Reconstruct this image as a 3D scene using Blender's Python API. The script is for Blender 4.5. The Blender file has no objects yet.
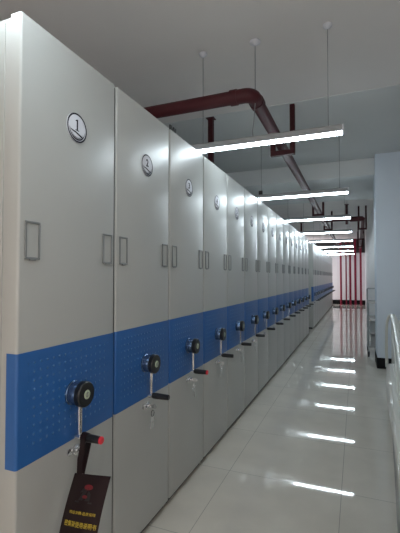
import bpy, bmesh, math, random
from mathutils import Vector, Matrix
random.seed(4)
PI = math.pi
SC = bpy.context.scene
COL = SC.collection
H = 1.457                                    # eye height

# ---------------------------------------------------------------- materials
def mat(name, col, rough=.5, metal=0, emit=None, es=0, coat=0, noise=0, nscale=8, bump=0, spec=None):
    m = bpy.data.materials.new(name); m.use_nodes = True
    nt = m.node_tree; b = nt.nodes['Principled BSDF']
    b.inputs['Base Color'].default_value = (*col, 1)
    b.inputs['Roughness'].default_value = rough
    b.inputs['Metallic'].default_value = metal
    b.inputs['Coat Weight'].default_value = coat
    if spec is not None: b.inputs['Specular IOR Level'].default_value = spec
    if emit:
        b.inputs['Emission Color'].default_value = (*emit, 1)
        b.inputs['Emission Strength'].default_value = es
    if noise or bump:
        tc = nt.nodes.new('ShaderNodeTexCoord'); n = nt.nodes.new('ShaderNodeTexNoise')
        n.inputs['Scale'].default_value = nscale; n.inputs['Detail'].default_value = 5
        nt.links.new(tc.outputs['Object'], n.inputs['Vector'])
        if noise:
            r = nt.nodes.new('ShaderNodeMix'); r.data_type = 'RGBA'
            r.inputs['A'].default_value = (*[c * (1 - noise) for c in col], 1)
            r.inputs['B'].default_value = (*[min(1, c * (1 + noise)) for c in col], 1)
            nt.links.new(n.outputs['Fac'], r.inputs['Factor'])
            nt.links.new(r.outputs['Result'], b.inputs['Base Color'])
        if bump:
            bp = nt.nodes.new('ShaderNodeBump'); bp.inputs['Strength'].default_value = bump
            bp.inputs['Distance'].default_value = .01
            nt.links.new(n.outputs['Fac'], bp.inputs['Height'])
            nt.links.new(bp.outputs['Normal'], b.inputs['Normal'])
    return m

M = {}
M['paint'] = mat('cabinet_paint', (.425, .43, .41), .33, noise=.03, nscale=3)
M['dark'] = mat('dark_gap', (.025, .024, .022), .7)
M['plinth'] = mat('plinth_dark', (.04, .038, .035), .5)
M['frame'] = mat('frame_grey', (.2, .21, .21), .4, .2)
M['card_grey'] = mat('label_paper', (.41, .415, .395), .4)
M['black'] = mat('black_plastic', (.012, .012, .013), .3)
M['chrome'] = mat('chrome', (.75, .76, .78), .12, 1)
M['bluesteel'] = mat('blue_collar', (.10, .16, .27), .2, .8)
M['red'] = mat('red_plastic', (.7, .03, .05), .35)
M['cream'] = mat('badge_cream', (.42, .48, .34), .4)
M['badge'] = mat('badge_white', (.66, .67, .72), .5, spec=.2)
M['ink'] = mat('badge_ink', (.02, .02, .03), .6, spec=.15)
M['lampbody'] = mat('lamp_housing', (.3, .31, .32), .4)
M['tube'] = mat('lamp_tube', (1, 1, 1), .4, emit=(.80, .93, 1.0), es=27)
M['cable'] = mat('cable_grey', (.23, .23, .24), .5)
M['ceil'] = mat('ceiling_paint', (.72, .695, .68), .85, noise=.04, nscale=2)
M['beam'] = mat('beam_paint', (.62, .64, .64), .85, noise=.04, nscale=2)
M['wall'] = mat('wall_paint', (.80, .79, .80), .7, noise=.03, nscale=2)
M['column'] = mat('column_paint', (.62, .69, .77), .6, noise=.02, nscale=2)
M['base'] = mat('black_skirting', (.006, .006, .007), .6, spec=.15)
M['pipe'] = mat('maroon_pipe', (.062, .010, .014), .5, spec=.3, noise=.15, nscale=10)
M['wallpipe'] = mat('red_riser', (.22, .010, .034), .5, spec=.3)
M['steel'] = mat('maroon_channel', (.045, .007, .010), .6, spec=.25)
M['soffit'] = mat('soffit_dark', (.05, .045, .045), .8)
M['furn'] = mat('cream_gloss', (.60, .60, .55), .3, coat=.3)
M['furn_d'] = mat('grey_foot', (.17, .17, .165), .35)
M['leather'] = mat('card_black', (.016, .007, .008), .45, spec=.25)
M['logo_d'] = mat('logo_dark', (.006, .006, .008), .3)
M['logo_r'] = mat('logo_red', (.16, .008, .014), .4)
M['yellow'] = mat('text_yellow', (.6, .44, .04), .5)
M['cart'] = mat('cart_metal', (.40, .42, .43), .35, .3)
M['castor'] = mat('castor_rubber', (.03, .03, .035), .5)
M['box'] = mat('cart_box', (.5, .52, .52), .6)

# blue band: embossed dots
def band_material():
    m = mat('blue_band', (.020, .11, .34), .38)
    nt = m.node_tree; b = nt.nodes['Principled BSDF']
    tc = nt.nodes.new('ShaderNodeTexCoord'); sp = nt.nodes.new('ShaderNodeSeparateXYZ')
    nt.links.new(tc.outputs['Object'], sp.inputs[0])
    def mth(op, a, v=None, c=None):
        n = nt.nodes.new('ShaderNodeMath'); n.operation = op
        for k, q in enumerate((a, v, c)):
            if q is None: continue
            if isinstance(q, (int, float)): n.inputs[k].default_value = q
            else: nt.links.new(q, n.inputs[k])
        return n.outputs[0]
    P = .033
    def cell(o, off):
        return mth('SUBTRACT', mth('FRACT', mth('DIVIDE', mth('ADD', o, off), P)), .5)
    cy = cell(sp.outputs['Y'], 10.0); cz = cell(sp.outputs['Z'], 10.0)
    r = mth('SQRT', mth('ADD', mth('MULTIPLY', cy, cy), mth('MULTIPLY', cz, cz)))
    dot = mth('SUBTRACT', 1, mth('MINIMUM', mth('DIVIDE', r, .2), 1))
    # keep inside a margin
    m1 = mth('LESS_THAN', mth('ABSOLUTE', sp.outputs['Y']), .245)
    m2 = mth('LESS_THAN', mth('ABSOLUTE', mth('SUBTRACT', sp.outputs['Z'], .977)), .165)
    dot = mth('MULTIPLY', dot, mth('MULTIPLY', m1, m2))
    bp = nt.nodes.new('ShaderNodeBump'); bp.inputs['Strength'].default_value = .9; bp.inputs['Distance'].default_value = .006
    nt.links.new(dot, bp.inputs['Height']); nt.links.new(bp.outputs['Normal'], b.inputs['Normal'])
    mx = nt.nodes.new('ShaderNodeMix'); mx.data_type = 'RGBA'
    mx.inputs['A'].default_value = (.020, .11, .34, 1); mx.inputs['B'].default_value = (.07, .22, .48, 1)  # lighter dot colour stands in for highlights on the embossing
    nt.links.new(dot, mx.inputs['Factor']); nt.links.new(mx.outputs['Result'], b.inputs['Base Color'])
    return m
M['blue'] = band_material()

def floor_material():
    m = mat('polished_tile', (.5, .48, .43), .03)
    nt = m.node_tree; b = nt.nodes['Principled BSDF']
    tc = nt.nodes.new('ShaderNodeTexCoord'); mp = nt.nodes.new('ShaderNodeMapping')
    mp.inputs['Location'].default_value = (.106, .35, 0)
    nt.links.new(tc.outputs['Object'], mp.inputs['Vector'])
    br = nt.nodes.new('ShaderNodeTexBrick')
    br.offset = 0; br.squash = 1
    br.inputs['Scale'].default_value = 1
    br.inputs['Brick Width'].default_value = .79; br.inputs['Row Height'].default_value = .79
    br.inputs['Mortar Size'].default_value = .0022; br.inputs['Mortar Smooth'].default_value = .2
    br.inputs['Color1'].default_value = (.75, .705, .62, 1); br.inputs['Color2'].default_value = (.77, .725, .64, 1)
    br.inputs['Mortar'].default_value = (.42, .40, .35, 1)
    nt.links.new(mp.outputs[0], br.inputs['Vector'])
    n = nt.nodes.new('ShaderNodeTexNoise'); n.inputs['Scale'].default_value = 3.5; n.inputs['Detail'].default_value = 8
    nt.links.new(tc.outputs['Object'], n.inputs['Vector'])
    mx = nt.nodes.new('ShaderNodeMix'); mx.data_type = 'RGBA'; mx.blend_type = 'MULTIPLY'
    mx.inputs['Factor'].default_value = .25
    nt.links.new(br.outputs['Color'], mx.inputs['A']); nt.links.new(n.outputs['Fac'], mx.inputs['B'])
    nt.links.new(mx.outputs['Result'], b.inputs['Base Color'])
    n2 = nt.nodes.new('ShaderNodeTexNoise'); n2.inputs['Scale'].default_value = 1.6; n2.inputs['Detail'].default_value = 2
    nt.links.new(tc.outputs['Object'], n2.inputs['Vector'])
    bp = nt.nodes.new('ShaderNodeBump'); bp.inputs['Strength'].default_value = .012; bp.inputs['Distance'].default_value = .02
    nt.links.new(n2.outputs['Fac'], bp.inputs['Height']); nt.links.new(bp.outputs['Normal'], b.inputs['Normal'])
    return m
M['floor'] = floor_material()

# ---------------------------------------------------------------- helpers
def box(bm, x0, x1, y0, y1, z0, z1, bev=0, seg=2, only=None):
    r = bmesh.ops.create_cube(bm, size=1)
    vs = r['verts']
    for v in vs:
        v.co = Vector(((x0 + x1) / 2 + v.co.x * (x1 - x0), (y0 + y1) / 2 + v.co.y * (y1 - y0), (z0 + z1) / 2 + v.co.z * (z1 - z0)))
    if bev:
        es = {e for v in vs for e in v.link_edges}
        if only: es = {e for e in es if only(e)}
        bmesh.ops.bevel(bm, geom=list(es), offset=bev, segments=seg, affect='EDGES', profile=.5)
    return vs

def tube(bm, pts, r, seg=12, cap=True, closed=False):
    """sweep a circle along pts; r a number or list"""
    pts = [Vector(p) for p in pts]; n = len(pts)
    rings = []; up = None
    for i, p in enumerate(pts):
        if closed: d = (pts[(i + 1) % n] - pts[i - 1]).normalized()
        elif i == 0: d = (pts[1] - p).normalized()
        elif i == n - 1: d = (p - pts[-2]).normalized()
        else: d = ((pts[i + 1] - p).normalized() + (p - pts[i - 1]).normalized()).normalized()
        if up is None:
            up = Vector((0, 0, 1)) if abs(d.z) < .9 else Vector((1, 0, 0))
        a = d.cross(up).normalized(); up = a.cross(d).normalized()
        rr = r[i] if isinstance(r, (list, tuple)) else r
        rings.append([bm.verts.new(p + a * (math.cos(2 * PI * k / seg) * rr) + up * (math.sin(2 * PI * k / seg) * rr)) for k in range(seg)])
    m = n if closed else n - 1
    for i in range(m):
        A, B = rings[i], rings[(i + 1) % n]
        for k in range(seg):
            bm.faces.new((A[k], A[(k + 1) % seg], B[(k + 1) % seg], B[k]))
    if cap and not closed:
        bm.faces.new(rings[0][::-1]); bm.faces.new(rings[-1])

def lathe(bm, prof, axis='X', origin=(0, 0, 0), seg=32):
    """prof: list of (along, radius) around an axis"""
    o = Vector(origin)
    ax = {'X': (Vector((1, 0, 0)), Vector((0, 1, 0)), Vector((0, 0, 1))), 'Z': (Vector((0, 0, 1)), Vector((1, 0, 0)), Vector((0, 1, 0))),
          'Y': (Vector((0, 1, 0)), Vector((0, 0, 1)), Vector((1, 0, 0)))}[axis]
    rings = [[bm.verts.new(o + ax[0] * t + ax[1] * (math.cos(2 * PI * k / seg) * r) + ax[2] * (math.sin(2 * PI * k / seg) * r)) for k in range(seg)] for t, r in prof]
    for A, B in zip(rings, rings[1:]):
        for k in range(seg):
            bm.faces.new((A[k], A[(k + 1) % seg], B[(k + 1) % seg], B[k]))
    bm.faces.new(rings[0][::-1]); bm.faces.new(rings[-1])

def prism(bm, poly, a, b, f):
    """poly of 2-D points extruded from a to b; f(u,v,t)->3-D"""
    A = [bm.verts.new(f(u, v, a)) for u, v in poly]; B = [bm.verts.new(f(u, v, b)) for u, v in poly]
    n = len(poly)
    bm.faces.new(A[::-1]); bm.faces.new(B)
    for k in range(n): bm.faces.new((A[k], A[(k + 1) % n], B[(k + 1) % n], B[k]))

def obj(name, bm, m, parent=None, smooth=True, angle=35):
    bmesh.ops.recalc_face_normals(bm, faces=bm.faces[:])
    me = bpy.data.meshes.new(name); bm.to_mesh(me); bm.free()
    me.materials.append(M[m] if isinstance(m, str) else m)
    if smooth:
        for p in me.polygons: p.use_smooth = True
        try: me.set_sharp_from_angle(angle=math.radians(angle))
        except Exception: pass
    o = bpy.data.objects.new(name, me); COL.objects.link(o)
    if parent: o.parent = parent
    return o

def nb(): return bmesh.new()

def tag(o, label, cat, group=None, kind=None):
    o['label'] = label; o['category'] = cat
    if group: o['group'] = group
    if kind: o['kind'] = kind
    return o

def thing(name, label, cat, loc=(0, 0, 0), rz=0, group=None):
    o = bpy.data.objects.new(name, None); COL.objects.link(o)
    o.empty_display_size = .1; o.location = loc; o.rotation_euler = (0, 0, rz)
    return tag(o, label, cat, group)

def struct(name, bm, m, parent=None, **k):
    o = obj(name, bm, m, parent, **k)
    if not parent: o['kind'] = 'structure'
    return o

TXT = {}
def text_mesh(s, size, ext=.0004, sx=1, bold=0):
    key = (s, size, sx)
    if key in TXT: return TXT[key]
    cu = bpy.data.curves.new('lettering', 'FONT'); cu.body = s; cu.size = size; cu.extrude = ext
    cu.align_x = 'CENTER'; cu.align_y = 'CENTER'; cu.offset = bold; cu.resolution_u = 3
    t = bpy.data.objects.new('lettering', cu); COL.objects.link(t)
    bpy.context.view_layer.update()
    me = bpy.data.meshes.new_from_object(t.evaluated_get(bpy.context.evaluated_depsgraph_get()))
    bpy.data.objects.remove(t)
    if sx != 1:
        for v in me.vertices: v.co.x *= sx
    TXT[key] = me
    return me

# ---------------------------------------------------------------- room shell
bm = nb(); box(bm, -3.2, 2.4, -4, 22.3, -.12, 0); struct('floor', bm, 'floor', smooth=False)
CZ = H + 2.0
bm = nb(); box(bm, -3.2, 2.4, -4, 22.3, CZ, CZ + .15); struct('ceiling', bm, 'ceil', smooth=False)
# thin sheet darker than the ceiling, then one downstand beam
bm = nb(); box(bm, -3.2, 2.4, 4.43, 7.0, CZ - .008, CZ + .001); struct('trim_1', bm, 'beam', smooth=False)
bm = nb(); box(bm, -3.2, 2.4, 7.0, 9.15, H + 1.71, CZ + .001); struct('trim_2', bm, 'beam', smooth=False)
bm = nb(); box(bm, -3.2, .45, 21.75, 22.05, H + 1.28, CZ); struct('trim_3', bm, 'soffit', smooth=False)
bm = nb(); box(bm, -3.2, 2.4, 22.05, 22.3, 0, CZ); struct('wall_far', bm, 'wall', smooth=False)
bm = nb(); box(bm, -3.3, -3.1, -4, 22.1, 0, CZ); struct('wall_left', bm, 'wall', smooth=False)
bm = nb(); box(bm, .45, 2.3, 8.75, 22.1, 0, CZ); struct('wall_right', bm, 'wall', smooth=False)
bm = nb(); box(bm, 1.25, 1.4, -4, 8.8, 0, CZ); struct('wall_side', bm, 'wall', smooth=False)
bm = nb(); box(bm, -3.2, 2.4, -4.15, -4, 0, CZ); struct('wall_behind', bm, 'wall', smooth=False)
bm = nb(); box(bm, .304, 1.26, 6.8, 7.45, 0, CZ, .012, 2, lambda e: abs(e.verts[0].co.z - e.verts[1].co.z) > 1)
struct('wall_column', bm, 'column')
bm = nb(); box(bm, .296, 1.25, 6.79, 7.46, 0, .17, .003, 1); struct('baseboard_column', bm, 'base')
bm = nb(); box(bm, -3.1, .45, 22.03, 22.052, 0, .23); struct('baseboard_far', bm, 'base', smooth=False)

# ---------------------------------------------------------------- compact shelving
W, TOP = .605, 2.425
FX = -1.118
vert = lambda e: abs(e.verts[0].co.z - e.verts[1].co.z) > .2
front_vert = lambda e: vert(e) and e.verts[0].co.x > -.02
def m_of(o):
    me = o.data; bpy.data.objects.remove(o); return me
hw = W / 2 - .008
bm = nb()
box(bm, -1.40, -.052, -hw + .008, hw - .008, .05, TOP - .003, .003, 1)
for k in range(3):   # vertical folds of the sheet metal on both sides, near the front
    xx = -.085 - .05 * k
    box(bm, xx - .006, xx, -hw + .004, -hw + .012, .06, TOP - .02)
    box(bm, xx - .006, xx, hw - .012, hw - .004, .06, TOP - .02)
ME_body = m_of(obj('b', bm, 'paint'))
bm = nb()
box(bm, -.05, 0, -hw, hw, .045, .771, .010, 4, front_vert)
box(bm, -.05, 0, -hw, hw, 1.182, TOP, .010, 4, front_vert)
box(bm, -.05, -.004, -hw + .004, hw - .004, .76, 1.19)
ME_panel = m_of(obj('b', bm, 'paint'))
bm = nb(); box(bm, -.05, .0015, -hw - .001, hw + .001, .7712, 1.1818, .010, 4, front_vert)
ME_band = m_of(obj('b', bm, 'blue'))
bm = nb(); box(bm, -1.38, -.03, -hw + .012, hw - .012, .0, .045)
ME_plinth = m_of(obj('b', bm, 'plinth', smooth=False))
bm = nb(); box(bm, -.045, -.011, hw - .001, hw + .0145, .05, TOP - .004); ME_gap_shade = m_of(obj('b', bm, 'dark', smooth=False))  # black strip added between panels, standing in for shade in the gap
def frame_mesh():
    bm = nb(); w, h, t = .036, .071, .008
    box(bm, 0, .007, -w, w, h - t, h, .0015, 1); box(bm, 0, .007, -w, w, -h, -h + t, .0015, 1)
    box(bm, 0, .007, -w, -w + t, -h + t, h - t, .0015, 1); box(bm, 0, .007, w - t, w, -h + t, h - t, .0015, 1)
    box(bm, 0, .009, -.014, .014, -h - .004, -h + .003, .001, 1)
    return m_of(obj('b', bm, 'frame'))
ME_frame = frame_mesh()
bm = nb(); box(bm, .0003, .002, -.0295, .0295, -.064, .064); ME_card = m_of(obj('b', bm, 'card_grey', smooth=False))
# badge
bm = nb(); lathe(bm, [(0, .063), (.003, .063), (.0035, .0615)], seg=40); ME_badge = m_of(obj('b', bm, 'badge'))
bm = nb()
def ring(bm, r0, r1, x, a0=0, a1=2 * PI, n=48, taper=False):
    vs = []
    for k in range(n + 1):
        a = a0 + (a1 - a0) * k / n
        w = (math.sin(PI * k / n) if taper else 1)
        ra = (r0 + r1) / 2 - (r1 - r0) / 2 * w; rb = (r0 + r1) / 2 + (r1 - r0) / 2 * w
        vs.append((bm.verts.new((x, math.cos(a) * ra, math.sin(a) * ra)), bm.verts.new((x, math.cos(a) * rb, math.sin(a) * rb))))
    for (a, b), (c, d) in zip(vs, vs[1:]): bm.faces.new((a, b, d, c))
ring(bm, .056, .063, .0041)
ring(bm, .046, .054, .0041, PI * 1.02, PI * 1.98, 24, True)
ring(bm, .0415, .0445, .0041, PI * 1.12, PI * 1.88, 24, True)
ME_ring = m_of(obj('b', bm, 'ink', smooth=False))
bm = nb()
prism(bm, [(-.048, -.008), (-.042, -.014), (-.01, -.017), (.034, -.029), (.036, -.037), (-.008, -.024), (-.040, -.018)], .0036, .0045, lambda u, v, t: (t, u, v))
ME_bar = m_of(obj('b', bm, 'ink', smooth=False))
# crank (origin on the panel face at the hub centre)
bm = nb(); lathe(bm, [(0, .051), (.004, .051), (.007, .048), (.045, .048), (.048, .046)]); ME_collar = m_of(obj('b', bm, 'bluesteel'))
bm = nb(); lathe(bm, [(.042, .047), (.046, .053), (.066, .053), (.071, .049), (.072, .019)]); ME_cap = m_of(obj('b', bm, 'black'))
bm = nb(); lathe(bm, [(.0715, .019), (.074, .018), (.0745, .016)]); 
ME_disc = m_of(obj('b', bm, 'cream'))
bm = nb(); ring(bm, .008, .0105, .0748); box(bm, .0746, .0752, -.002, .002, -.011, .011); ME_mark = m_of(obj('b', bm, 'frame', smooth=False))
bm = nb()
prism(bm, [(-.011, -.02), (.011, -.02), (.0085, -.175), (-.0085, -.175)], .03, .037, lambda u, v, t: (t, u, v))
tube(bm, [(.0385, -.008, -.03), (.0385, -.006, -.17)], .003, 8); tube(bm, [(.0385, .008, -.03), (.0385, .006, -.17)], .003, 8)
lathe(bm, [(.022, .014), (.045, .014), (.048, .011)], origin=(0, 0, -.178), seg=20)
ME_arm = m_of(obj('b', bm, 'chrome'))
bm = nb(); lathe(bm, [(.046, .0125), (.052, .0165), (.075, .0172), (.13, .0155), (.14, .015)], origin=(0, 0, -.178), seg=20); ME_grip = m_of(obj('b', bm, 'black'))
bm = nb(); lathe(bm, [(.14, .0155), (.147, .0155), (.15, .012)], origin=(0, 0, -.178), seg=20); ME_tip = m_of(obj('b', bm, 'red'))
bm = nb(); lathe(bm, [(.14, .015), (.147, .015), (.15, .012)], origin=(0, 0, -.178), seg=20); ME_tipb = m_of(obj('b', bm, 'black'))
# lock and keys (origin on the panel)
bm = nb(); lathe(bm, [(0, .017), (.006, .017), (.008, .012), (.017, .012), (.018, .010)], seg=20)
lathe(bm, [(0, .012), (.005, .012), (.006, .009)], origin=(0, -.03, .004), seg=16)
ME_lock = m_of(obj('b', bm, 'chrome'))
def key_mesh(ang, L=.05):
    bm = nb()
    tube(bm, [(.03 + 0 * k, math.cos(k * PI / 8) * .013, -.03 + math.sin(k * PI / 8) * .013) for k in range(16)], .0018, 6, closed=True)
    ca, sa = math.cos(ang), math.sin(ang)
    f = lambda u, v, t: (t + .028, u * ca - v * sa, -.043 + u * sa + v * ca)
    hd = [(math.cos(k * PI / 6) * .011, -.010 + math.sin(k * PI / 6) * .011) for k in range(12)]
    prism(bm, hd, 0, .002, f)
    prism(bm, [(-.004, -.018), (.004, -.018), (.004, -L), (0, -L - .004), (-.002, -L + .006), (-.004, -L + .006)], 0, .002, f)
    return m_of(obj('b', bm, 'chrome', smooth=False))
bm = nb(); box(bm, .012, .036, -.001, .001, -.006, .006); lathe(bm, [(-.001, .011), (.001, .011)], 'Y', (.038, 0, 0), 16)
ME_keyin = m_of(obj('b', bm, 'chrome'))
ME_key1 = key_mesh(.15); ME_key2 = key_mesh(-.45)

def part(name, me, parent, loc=(0, 0, 0), rot=(0, 0, 0), label=None):
    o = bpy.data.objects.new(name, me); COL.objects.link(o); o.parent = parent; o.location = loc; o.rotation_euler = rot
    if label: o['label'] = label
    return o

ORD = ['', 'first', 'second', 'third', 'fourth', 'fifth', 'sixth', 'seventh', 'eighth', 'ninth', 'tenth', 'eleventh', 'twelfth', 'thirteenth', 'fourteenth', 'fifteenth', 'sixteenth']
def cabinet(y, num, label, group, detail=2):
    c = thing('storage_cabinet', label, 'cabinet', (FX, y, 0), 0, group)
    part('body', ME_body, c); part('front_panel', ME_panel, c); part('blue_band', ME_band, c, label='blue band with embossed dots')
    part('plinth', ME_plinth, c); part('gap_shade', ME_gap_shade, c)
    for s in (-1, 1):
        f = part('label_frame', ME_frame, c, (0, s * .233, 1.593))
        if detail > 0: part('label_card', ME_card, f)
    b = part('number_badge', ME_badge, c, (0, .008, 2.103))
    if detail > 0:
        part('ring', ME_ring, b)
        if num == 1:
            bm = nb(); box(bm, .0036, .0044, -.0035, .0045, -.010, .036); box(bm, .0036, .0044, -.011, .012, -.0125, -.009)
            prism(bm, [(-.0035, .036), (-.011, .030), (-.011, .027), (-.0035, .029)], .0036, .0044, lambda u, v, t: (t, u, v))
            k = obj('numeral', bm, 'ink', b, smooth=False)
        else:
            me = text_mesh(str(num), .058, bold=.0012)
            if not me.materials: me.materials.append(M['ink'])
            else: me.materials[0] = M['ink']
            part('numeral', me, b, (.0042, 0, .012), (PI / 2, 0, PI / 2))
        part('text_bar', ME_bar, b)
    k = part('hand_crank', ME_collar, c, (.0015, 0, .967))
    part('crank_cap', ME_cap, k)
    if detail > 0: part('cap_disc', ME_disc, k, label='cream disc on black cap'); part('disc_mark', ME_mark, k)
    part('crank_arm', ME_arm, k); part('crank_grip', ME_grip, k)
    tp = part('grip_tip', ME_tip if num in (1, 3) else ME_tipb, k)
    if num in (1, 3): tp['label'] = 'red tip of black grip'
    l = part('lock', ME_lock, c, (0, .018, .722)); l.scale = (1.3, 1.3, 1.3)
    if detail > 1:
        part('key', ME_keyin, l); part('key', ME_key1, l)
        if num in (1, 2, 4): part('key', ME_key2, l)
    return c

Y0 = 1.022
for i in range(15):
    n = i + 1
    y = Y0 + W * (i + .5)
    if n == 1: lb = 'tall grey cabinet with badge 1 and a black card hanging at its crank'
    elif n == 15: lb = 'far end cabinet of the long grey row, just before the gap'
    elif n <= 4: lb = f'tall grey cabinet with round badge {n}, {ORD[n]} from the camera in the long row'
    else: lb = f'grey cabinet with blue band, {ORD[n]} of the long near row, counted from badge 1'
    cabinet(y, n, lb, 'compact storage cabinets of the long near row', 2 if n < 7 else (1 if n < 12 else 1))
Y1 = 11.2
for i in range(16):
    n = i + 1
    if n == 1: lb = 'cabinet starting the distant row, showing its pale side beyond the gap'
    elif n == 16: lb = 'last cabinet of the distant row beyond the gap, beside the far wall'
    else: lb = f'{ORD[n]} cabinet of the distant row beyond the gap, with blue band'
    cabinet(Y1 + W * (i + .5), 15 + n, lb, 'compact storage cabinets of the distant row', 0 if n > 3 else 1)

# floor rail strip under each row's front
for (a, b, nm) in ((Y0, Y0 + 15 * W, 'long near row'), (Y1, Y1 + 16 * W, 'distant row')):
    pass

# clip on top of the third cabinet
bm = nb()
box(bm, -.03, .0, 0, .09, 0, .004, .001, 1)
box(bm, -.006, .002, 0, .09, .0, .014, .001, 1); box(bm, -.006, .002, .0, .03, .01, .034); box(bm, -.006, .002, .05, .09, .01, .034)
for yy in (.012, .04, .07): lathe(bm, [(-.001, .006), (.004, .006)], 'X', (-.002, yy, .012), 12)
o = obj('metal_clip', bm, 'dark'); o.location = (FX - .004, 2.245, TOP)
tag(o, 'small dark metal clip with holes on the top corner of the third cabinet', 'clip')

# ---------------------------------------------------------------- black card on a strap
TL, TR, BL = Vector((-1.0714, 1.2862, .6578)), Vector((-.876, 1.2545, .6957)), Vector((-1.0919, 1.2052, .4459))
ex = TR - TL; ey = (BL - TL)
wL = ex.length; dn = ey - ex.normalized() * ey.dot(ex.normalized()) * .4
card = thing('hanging_card', 'black card with yellow writing hanging from the nearest crank handle', 'card', (0, 0, 0))
zc = ex.cross(-dn).normalized()
if zc.y > 0: zc = -zc
def cp(u, v, t=0):       # u 0..1 across, v 0..1.25 down
    bend = .006 * math.sin(PI * u) + .008 * math.sin(v * 2.4)
    return TL + ex * u + dn * v + zc * (t + bend)
bm = nb()
NU, NV = 8, 12
fr = [[bm.verts.new(cp(i / NU, j / NV * 1.22, .0008)) for i in range(NU + 1)] for j in range(NV + 1)]
bk = [[bm.verts.new(cp(i / NU, j / NV * 1.22, -.0012)) for i in range(NU + 1)] for j in range(NV + 1)]
for j in range(NV):
    for i in range(NU):
        bm.faces.new((fr[j][i], fr[j][i + 1], fr[j + 1][i + 1], fr[j + 1][i]))
        bm.faces.new((bk[j][i], bk[j + 1][i], bk[j + 1][i + 1], bk[j][i + 1]))
for j in range(NV):
    bm.faces.new((fr[j][0], fr[j + 1][0], bk[j + 1][0], bk[j][0])); bm.faces.new((fr[j][NU], bk[j][NU], bk[j + 1][NU], fr[j + 1][NU]))
for i in range(NU):
    bm.faces.new((fr[0][i], bk[0][i], bk[0][i + 1], fr[0][i + 1])); bm.faces.new((fr[NV][i], fr[NV][i + 1], bk[NV][i + 1], bk[NV][i]))
obj('card', bm, 'leather', card)
# strap: loops over the grip and drops to the card's top
gy, gz = Y0 + W / 2, .967 - .178
bm = nb()
def strip(bm, pts, wv, th=.0015):
    pts = [Vector(p) for p in pts]
    rows = []
    for i, p in enumerate(pts):
        d = (pts[min(i + 1, len(pts) - 1)] - pts[max(i - 1, 0)]).normalized()
        n = d.cross(Vector(wv)).normalized() * th
        w = Vector(wv)
        rows.append([bm.verts.new(p - w - n), bm.verts.new(p + w - n), bm.verts.new(p + w + n), bm.verts.new(p - w + n)])
    for A, B in zip(rows, rows[1:]):
        for k in range(4): bm.faces.new((A[k], A[(k + 1) % 4], B[(k + 1) % 4], B[k]))
    bm.faces.new(rows[0][::-1]); bm.faces.new(rows[-1])
gx = FX + .068
loop = [(gx, gy + math.cos(a) * .019, gz + math.sin(a) * .019) for a in [PI * k / 8 for k in range(-1, 10)]]
end = cp(.16, .02)
pts = [end + Vector((.0, .014, .0))] + [(gx, gy + .019, gz - .03)] + loop + [(gx - .002, gy - .019, gz - .04), (gx - .01, gy - .022, gz - .085), end]
strip(bm, pts, (.015, -.003, 0))
obj('strap', bm, 'leather', card)
# print on the card, bent with it
def on_card(me_src, name, m, u0, v0, su, sv):
    me = me_src.copy()
    for v in me.vertices:
        v.co = cp(u0 + v.co.x * su, v0 - v.co.y * sv, .0016 + v.co.z * .2)
    me.materials.clear(); me.materials.append(M[m])
    o = bpy.data.objects.new(name, me); COL.objects.link(o); o.parent = card
    return o
def flat(polys):
    bm = nb()
    for pl in polys: prism(bm, pl, 0, .001, lambda u, v, t: (u, v, t))
    me = bpy.data.meshes.new('print'); bm.to_mesh(me); bm.free(); return me
el = lambda cx, cy, rx, ry, n=20: [(cx + rx * math.cos(2 * PI * k / n), cy + ry * math.sin(2 * PI * k / n)) for k in range(n)]
on_card(flat([[(-.16, -.2), (-.06, .26), (.0, .3), (.02, .2), (-.04, -.2)], [(.02, -.2), (.06, .22), (.14, .1), (.15, -.2)], [(-.16, .1), (-.1, .3), (.05, .34), (.05, .24), (-.06, .2)], [(-.24, -.3), (.22, -.3), (.22, -.24), (-.24, -.24)]]), 'logo_mark', 'logo_d', .5, .33, 1, .36)
on_card(flat([el(.04, .32, .115, .10), el(.0, -.03, .07, .06)]), 'logo_dot', 'logo_r', .5, .33, 1, .42)
ta = text_mesh('精益求精·品质保障', 1.0, 0, 1); on_card(ta, 'slogan', 'yellow',   .53, .59, .086, .052)
tb = text_mesh('密集架使用说明书', 1.0, 0, 1, bold=.003); on_card(tb, 'title', 'yellow', .53, .76, .108, .09)

# ---------------------------------------------------------------- ceiling lamps
LZ = H + 1.125
LX0, LX1 = -1.385, -.075
def profile_box(bm, prof, x0, x1):
    prism(bm, prof, x0, x1, lambda u, v, t: (t, u, v))
CU = [(-.19, 1), (-1.25, 1)]
bm = nb(); profile_box(bm, [(-.026, .004), (.026, .004), (.024, .05), (.014, .06), (-.014, .06), (-.024, .05)], LX0 + .012, LX1 - .012); ME_h = m_of(obj('b', bm, 'lampbody'))
bm = nb(); n = 10
profile_box(bm, [(.020 * math.cos(PI + PI * k / n), .0035 + .024 * math.sin(PI + PI * k / n)) for k in range(n + 1)], LX0 + .014, LX1 - .014); ME_t = m_of(obj('b', bm, 'tube'))
bm = nb(); profile_box(bm, [(-.028, .0), (-.018, -.026), (.018, -.026), (.028, .0), (.026, .05), (.012, .06), (-.012, .06), (-.026, .05)], 0, .012)
box(bm, .012, .0135, -.012, .004, .014, .024)
ME_e = m_of(obj('b', bm, 'badge'))
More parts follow.
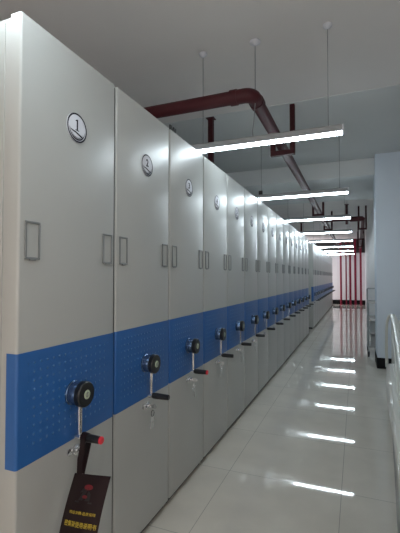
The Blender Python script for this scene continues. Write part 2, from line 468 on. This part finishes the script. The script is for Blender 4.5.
for k in range(8):
    y = (3.16, 5.44, 7.78, 10.25, 12.75, 15.2, 17.75, 20.15)[k]
    names = ['nearest of the ceiling lamps, brightest and longest in view', 'second lamp along the aisle ceiling', 'third lamp along the aisle, level with the red cross pipe']
    lb = ['long white tube lamp nearest the camera, hanging in front of the maroon pipe',
          'second hanging tube lamp along the aisle, with a black box at its cabinet end',
          'third hanging tube lamp along the aisle, crossing before the maroon branch pipe',
          'fourth hanging tube lamp along the aisle', 'fifth hanging tube lamp along the aisle', 'sixth hanging tube lamp along the aisle',
          'seventh hanging tube lamp along the aisle', 'last hanging tube lamp, closest to the far wall'][k]
    L = thing('hanging_lamp', lb, 'ceiling lamp', (0, y, LZ), 0, 'tube lamps over the aisle')
    part('housing', ME_h, L); part('tube', ME_t, L)
    part('end_cap', ME_e, L, (LX1 - .0125, 0, 0)); part('end_cap', ME_e, L, (LX0 + .0125, 0, 0), (0, 0, PI))
    top = CZ - LZ
    if 4.43 < y < 7.0: top -= .008
    elif 7 < y < 9.15: top = H + 1.71 - LZ
    for cx in (-.19, -1.25):
        bm = nb(); tube(bm, [(cx, 0, .056), (cx, 0, top - .02)], .0032, 6); cb = obj('cable', bm, 'cable', L)
        bm = nb(); lathe(bm, [(top - .035, .006), (top - .028, .02), (top - .012, .036), (top, .038)], 'Z', (cx, 0, 0), 20); obj('ceiling_cup', bm, 'badge', cb)
    if k == 0:
        bm = nb(); tube(bm, [(-.775, 0, top - .01), (-.775, 0, .5), (-.777, .004, .35), (-.79, .006, .2), (-.80, .004, .11), (-.795, 0, .055)], .0035, 6); cb = obj('power_cord', bm, 'cable', L)
        bm = nb(); lathe(bm, [(top - .035, .006), (top - .028, .025), (top - .012, .046), (top, .048)], 'Z', (-.775, 0, 0), 20); obj('ceiling_cup', bm, 'badge', cb)
    if k == 1:
        bm = nb(); box(bm, -1.285, -1.235, -.02, .02, .058, .115, .004, 1); obj('junction_box', bm, 'black', L)
# lamps behind the camera's back, over the same aisle
for y in (.88,):
    L = thing('hanging_lamp', 'hanging tube lamp above the cabinet with badge 1, at the start of the aisle', 'ceiling lamp', (0, y, LZ), 0, 'tube lamps over the aisle')
    part('housing', ME_h, L); part('tube', ME_t, L)
    part('end_cap', ME_e, L, (LX1 - .0125, 0, 0)); part('end_cap', ME_e, L, (LX0 + .0125, 0, 0), (0, 0, PI))
    for cx in (-.19, -1.25):
        bm = nb(); tube(bm, [(cx, 0, .056), (cx, 0, CZ - LZ)], .0032, 6); obj('cable', bm, 'cable', L)

# ---------------------------------------------------------------- maroon pipes
PX, PZ, PR = -.79, H + 1.53, .057
EY = 3.12
P = thing('overhead_pipe', 'thick maroon pipe crossing over the cabinets, then turning down the aisle ceiling', 'pipe', (PX, EY, PZ))
def inpipe(o): o.location = (-PX, -EY, -PZ)
bm = nb(); tube(bm, [(-3.05, EY, PZ), (PX - .14, EY, PZ)], PR, 24); inpipe(obj('cross_run', bm, 'pipe', P))
bm = nb(); tube(bm, [(PX - .15, EY, PZ)] + [(PX - .075 + .075 * math.sin(a), EY + .075 - .075 * math.cos(a), PZ) for a in [PI / 2 * k / 10 for k in range(11)]] + [(PX, EY + .15, PZ)], PR * 1.06, 24); inpipe(obj('elbow', bm, 'pipe', P))
bm = nb(); tube(bm, [(PX, EY + .14, PZ), (PX, 21.52, PZ)], PR, 24); inpipe(obj('long_run', bm, 'pipe', P))
for xx in (PX - .16,):
    bm = nb(); tube(bm, [(xx - .03, EY, PZ), (xx + .03, EY, PZ)], PR * 1.16, 24); inpipe(obj('coupling', bm, 'pipe', P))
for yy in (EY + .17, 11.0, 14.5):
    bm = nb(); tube(bm, [(PX, yy - .04, PZ), (PX, yy + .04, PZ)], PR * 1.16, 24); inpipe(obj('coupling', bm, 'pipe', P))
bm = nb(); tube(bm, [(PX, 11.2, PZ + .04), (-.13, 11.2, PZ + .04)], .045, 20); tube(bm, [(-.14, 11.2, PZ + .04), (.19, 11.2, PZ + .04)], .068, 20)
inpipe(obj('branch_run', bm, 'steel', P))
bm = nb(); tube(bm, [(.19, 11.2, PZ + .04), (.19, 11.5, PZ - .04), (.19, 21.52, PZ - .04)], .05, 20); inpipe(obj('branch_run', bm, 'pipe', P))

# riser pipes on the far wall
for i, (x, r, w) in enumerate(((-.737, .05, ''), (-.48, .033, ''), (-.28, .05, ''), (-.03, .055, ''), (.23, .05, ''))):
    lb = ['leftmost of the five red riser pipes on the far wall', 'thin red riser pipe, second of five on the far wall', 'middle red riser pipe of five on the far wall',
          'thick red riser pipe, fourth of five on the far wall', 'rightmost of the five red riser pipes on the far wall'][i]
    R = thing('riser_pipe', lb, 'pipe', (x, 21.9, 0), 0, 'red riser pipes on the far wall')
    bm = nb(); tube(bm, [(0, -.3 if i in (0, 4) else -.22, 0), (0, -.3 if i in (0, 4) else -.22, CZ)], r, 16); obj('pipe_run', bm, 'wallpipe', R)
    bm = nb(); lathe(bm, [(0, r + .03), (.02, r + .03), (.03, r + .005)], 'Z', (0, -.3 if i in (0, 4) else -.22, 0), 16); obj('floor_flange', bm, 'wallpipe', R)

# U-shaped pipe hangers in steel channel
def hanger(x0, x1, y, zb, ztop_left, ztop_right, lb, w=.045, d=.03):
    T = thing('pipe_hanger', lb, 'pipe hanger', (x0, y, zb), 0, 'maroon steel pipe hangers')
    bm = nb(); box(bm, 0, x1 - x0, -d, d, 0, w, .003, 1); obj('cross_bar', bm, 'steel', T)
    bm = nb(); box(bm, 0, w, -d, d, w, ztop_left - zb, .003, 1); obj('post', bm, 'steel', T)
    bm = nb(); box(bm, x1 - x0 - w, x1 - x0, -d, d, w, ztop_right - zb, .003, 1); obj('post', bm, 'steel', T)
    return T
BZ = CZ - .008
hanger(-.915, -.635, 4.48, PZ - PR - .06, PZ + .05, BZ, 'maroon steel hanger under the pipe behind the nearest lamp', .055)
hanger(-.935, -.665, 9.3, PZ - PR - .055, PZ + .14, CZ, 'maroon hanger beyond the ceiling beam, above the third lamp')
hanger(-.905, -.64, 12.3, PZ - PR - .055, PZ + .05, CZ, 'maroon hanger on the long pipe behind the fourth lamp')
for i, y in enumerate((11.7, 14.9, 18.3)):
    hanger(.065, .30, y, H + 1.33, CZ, CZ, ['nearest of the tall maroon hangers beside the right wall', 'middle tall maroon hanger beside the right wall', 'farthest tall maroon hanger beside the right wall'][i])
def post(x, y, z0, z1, lb, w=.05):
    bm = nb(); box(bm, -w / 2, w / 2, -.03, .03, 0, z1 - z0, .003, 1)
    box(bm, -w / 2 - .02, w / 2 + .02, -.05, .05, z1 - z0 - .008, z1 - z0)
    o = obj('hanging_post', bm, 'steel'); o.location = (x, y, z0)
    tag(o, lb, 'post', 'maroon hanging posts')
post(-1.67, 4.49, H + 1.18, BZ, 'maroon steel post dropping behind the third cabinet, left of the nearest lamp', .062)
post(-.22, 11.31, PZ - .08, CZ, 'short maroon post holding the branch pipe near the right wall', .07)
post(-1.86, 14.6, H + 1.2, CZ, 'thin maroon post over the end of the long cabinet row', .06)

# ---------------------------------------------------------------- trolley behind the column
T = thing('metal_trolley', 'grey metal trolley with shelves and castors half hidden behind the column', 'trolley', (.2, 7.7, 0))
for (x, y) in ((.0, 0), (.42, 0), (0, .6), (.42, .6)):
    bm = nb(); tube(bm, [(x, y, .11), (x, y, 1.0 if y == 0 else 1.22)], .015, 10); obj('post', bm, 'cart', T)
    bm = nb(); lathe(bm, [(-.014, .045), (-.01, .05), (.01, .05), (.014, .045)], 'X', (x, y - .015, .052), 18)
    c = obj('castor', bm, 'castor', T)
    bm = nb(); box(bm, x - .02, x - .016, y - .03, y + .015, .04, .12); box(bm, x + .016, x + .02, y - .03, y + .015, .04, .12); box(bm, x - .02, x + .02, y - .03, y + .015, .1, .12); obj('castor_fork', bm, 'cart', c)
for z in (.16, .42, .70, .98):
    bm = nb(); box(bm, -.01, .43, -.01, .61, z, z + .02, .004, 1); box(bm, -.012, .0, -.01, .61, z, z + .045, .002, 1); box(bm, -.01, .43, -.012, 0, z, z + .045, .002, 1)
    obj('shelf', bm, 'cart', T)
bm = nb(); tube(bm, [(0, .6, 1.2), (.0, .6, 1.22), (.02, .6, 1.235), (.4, .6, 1.235), (.42, .6, 1.22)], .012, 10); obj('handle', bm, 'cart', T)
for (z, x, w, h, lb) in ((.1805, .05, .2, .19, 'pale box on the lowest shelf of the trolley'), (.4405, .03, .22, .17, 'pale box on the middle shelf of the trolley')):
    bm = nb(); box(bm, 0, w, 0, .3, 0, h, .004, 1); box(bm, -.002, w + .002, -.002, .302, h - .04, h - .03)
    o = obj('storage_box', bm, 'box'); o.location = (.2 + x, 7.85, z); tag(o, lb, 'box', 'boxes on the trolley')

# ---------------------------------------------------------------- cream counter at the right edge
A, B = Vector((.35, 5.06, 0)), Vector((.19, 2.45, 0))
du = (B - A).normalized(); dv = Vector((-du.y, du.x, 0));
if dv.x < 0: dv = -dv
C = thing('counter', 'glossy cream counter with a rounded arch end, at the right edge of the aisle', 'counter', A)
F = lambda u, z, t: du * u + dv * t + Vector((0, 0, z))
L = 3.9
bm = nb(); prism(bm, [(.02, 0), (L, 0), (L, .76), (2.6, .5), (.9, .18), (.02, .03)], .012, .5, F); obj('foot', bm, 'furn_d', C, smooth=False)
bm = nb()
prism(bm, [(-.01, .02), (.9, .17), (2.6, .49), (L, .74), (L, .80), (.9, .62), (.06, .44), (-.01, .42)], .0, .5, lambda u, z, t: F(u, z, t - (.032 * max(0, 1 - u / .9) if t < .1 else 0))); obj('body', bm, 'furn', C, smooth=False)
bm = nb()
prism(bm, [(.06, .42), (.06, .92), (.11, .985), (.3, .97), (.8, .91), (1.8, .79), (L, .69), (L, .42)], .026, .09, F)
obj('side_panel', bm, 'furn', C)
bm = nb()
lp = [F(0, .40, -.022), F(0, .62, -.026), F(0, .84, -.022), F(0.005, .93, -.014), F(.015, .985, .004), F(.04, 1.01, .026), F(.12, 1.005, .046), F(.3, .98, .058), F(.8, .92, .068), F(1.8, .80, .074), F(L, .70, .08)]
tube(bm, lp, [.017, .016, .015, .015, .017, .02, .03, .036, .038, .038, .038], 14); obj('arch_rail', bm, 'furn', C)
bm = nb(); prism(bm, [(.3, .96), (.8, .90), (1.8, .78), (L, .68), (L, .70), (1.8, .80), (.8, .92), (.3, .98)], .08, .6, F); obj('top', bm, 'furn', C)

# ---------------------------------------------------------------- light
def area(name, loc, rot, sx, sy, power, col):
    l = bpy.data.lights.new(name, 'AREA'); l.shape = 'RECTANGLE'; l.size = sx; l.size_y = sy; l.energy = power; l.color = col
    o = bpy.data.objects.new(name, l); COL.objects.link(o); o.location = loc; o.rotation_euler = rot; return o
area('back_fill', (-.6, -3.8, 1.3), (PI / 2, 0, PI), 3.6, 1.6, 38, (1, .90, .80))  # added fill from behind the camera, no window in that wall
area('side_fill', (1.2, -1.2, 1.75), (0, PI / 2, 0), 1.8, 3.0, 11, (1, .93, .87))  # added side fill for the near cabinet fronts, no opening there
area('far_fill', (-3.0, 21.35, 1.6), (0, -PI / 2, 0), 1.8, .9, 28, (1, .93, .97))  # added fill in the end niche to brighten the far wall
w = bpy.data.worlds.new('world'); SC.world = w; w.use_nodes = True
w.node_tree.nodes['Background'].inputs[0].default_value = (.6, .65, .7, 1); w.node_tree.nodes['Background'].inputs[1].default_value = .3

# ---------------------------------------------------------------- camera
cam = bpy.data.cameras.new('camera'); co = bpy.data.objects.new('camera', cam); COL.objects.link(co)
cam.sensor_fit = 'VERTICAL'; cam.sensor_height = 36; cam.lens = 385 / 533 * 36
cam.clip_start = .02
co.location = (0, 0, H)
co.rotation_euler = (PI / 2 + math.atan(10.5 / 385), 0, math.radians(22.05))
SC.camera = co
SC.view_settings.view_transform = 'Standard'
SC.view_settings.exposure = 0.9
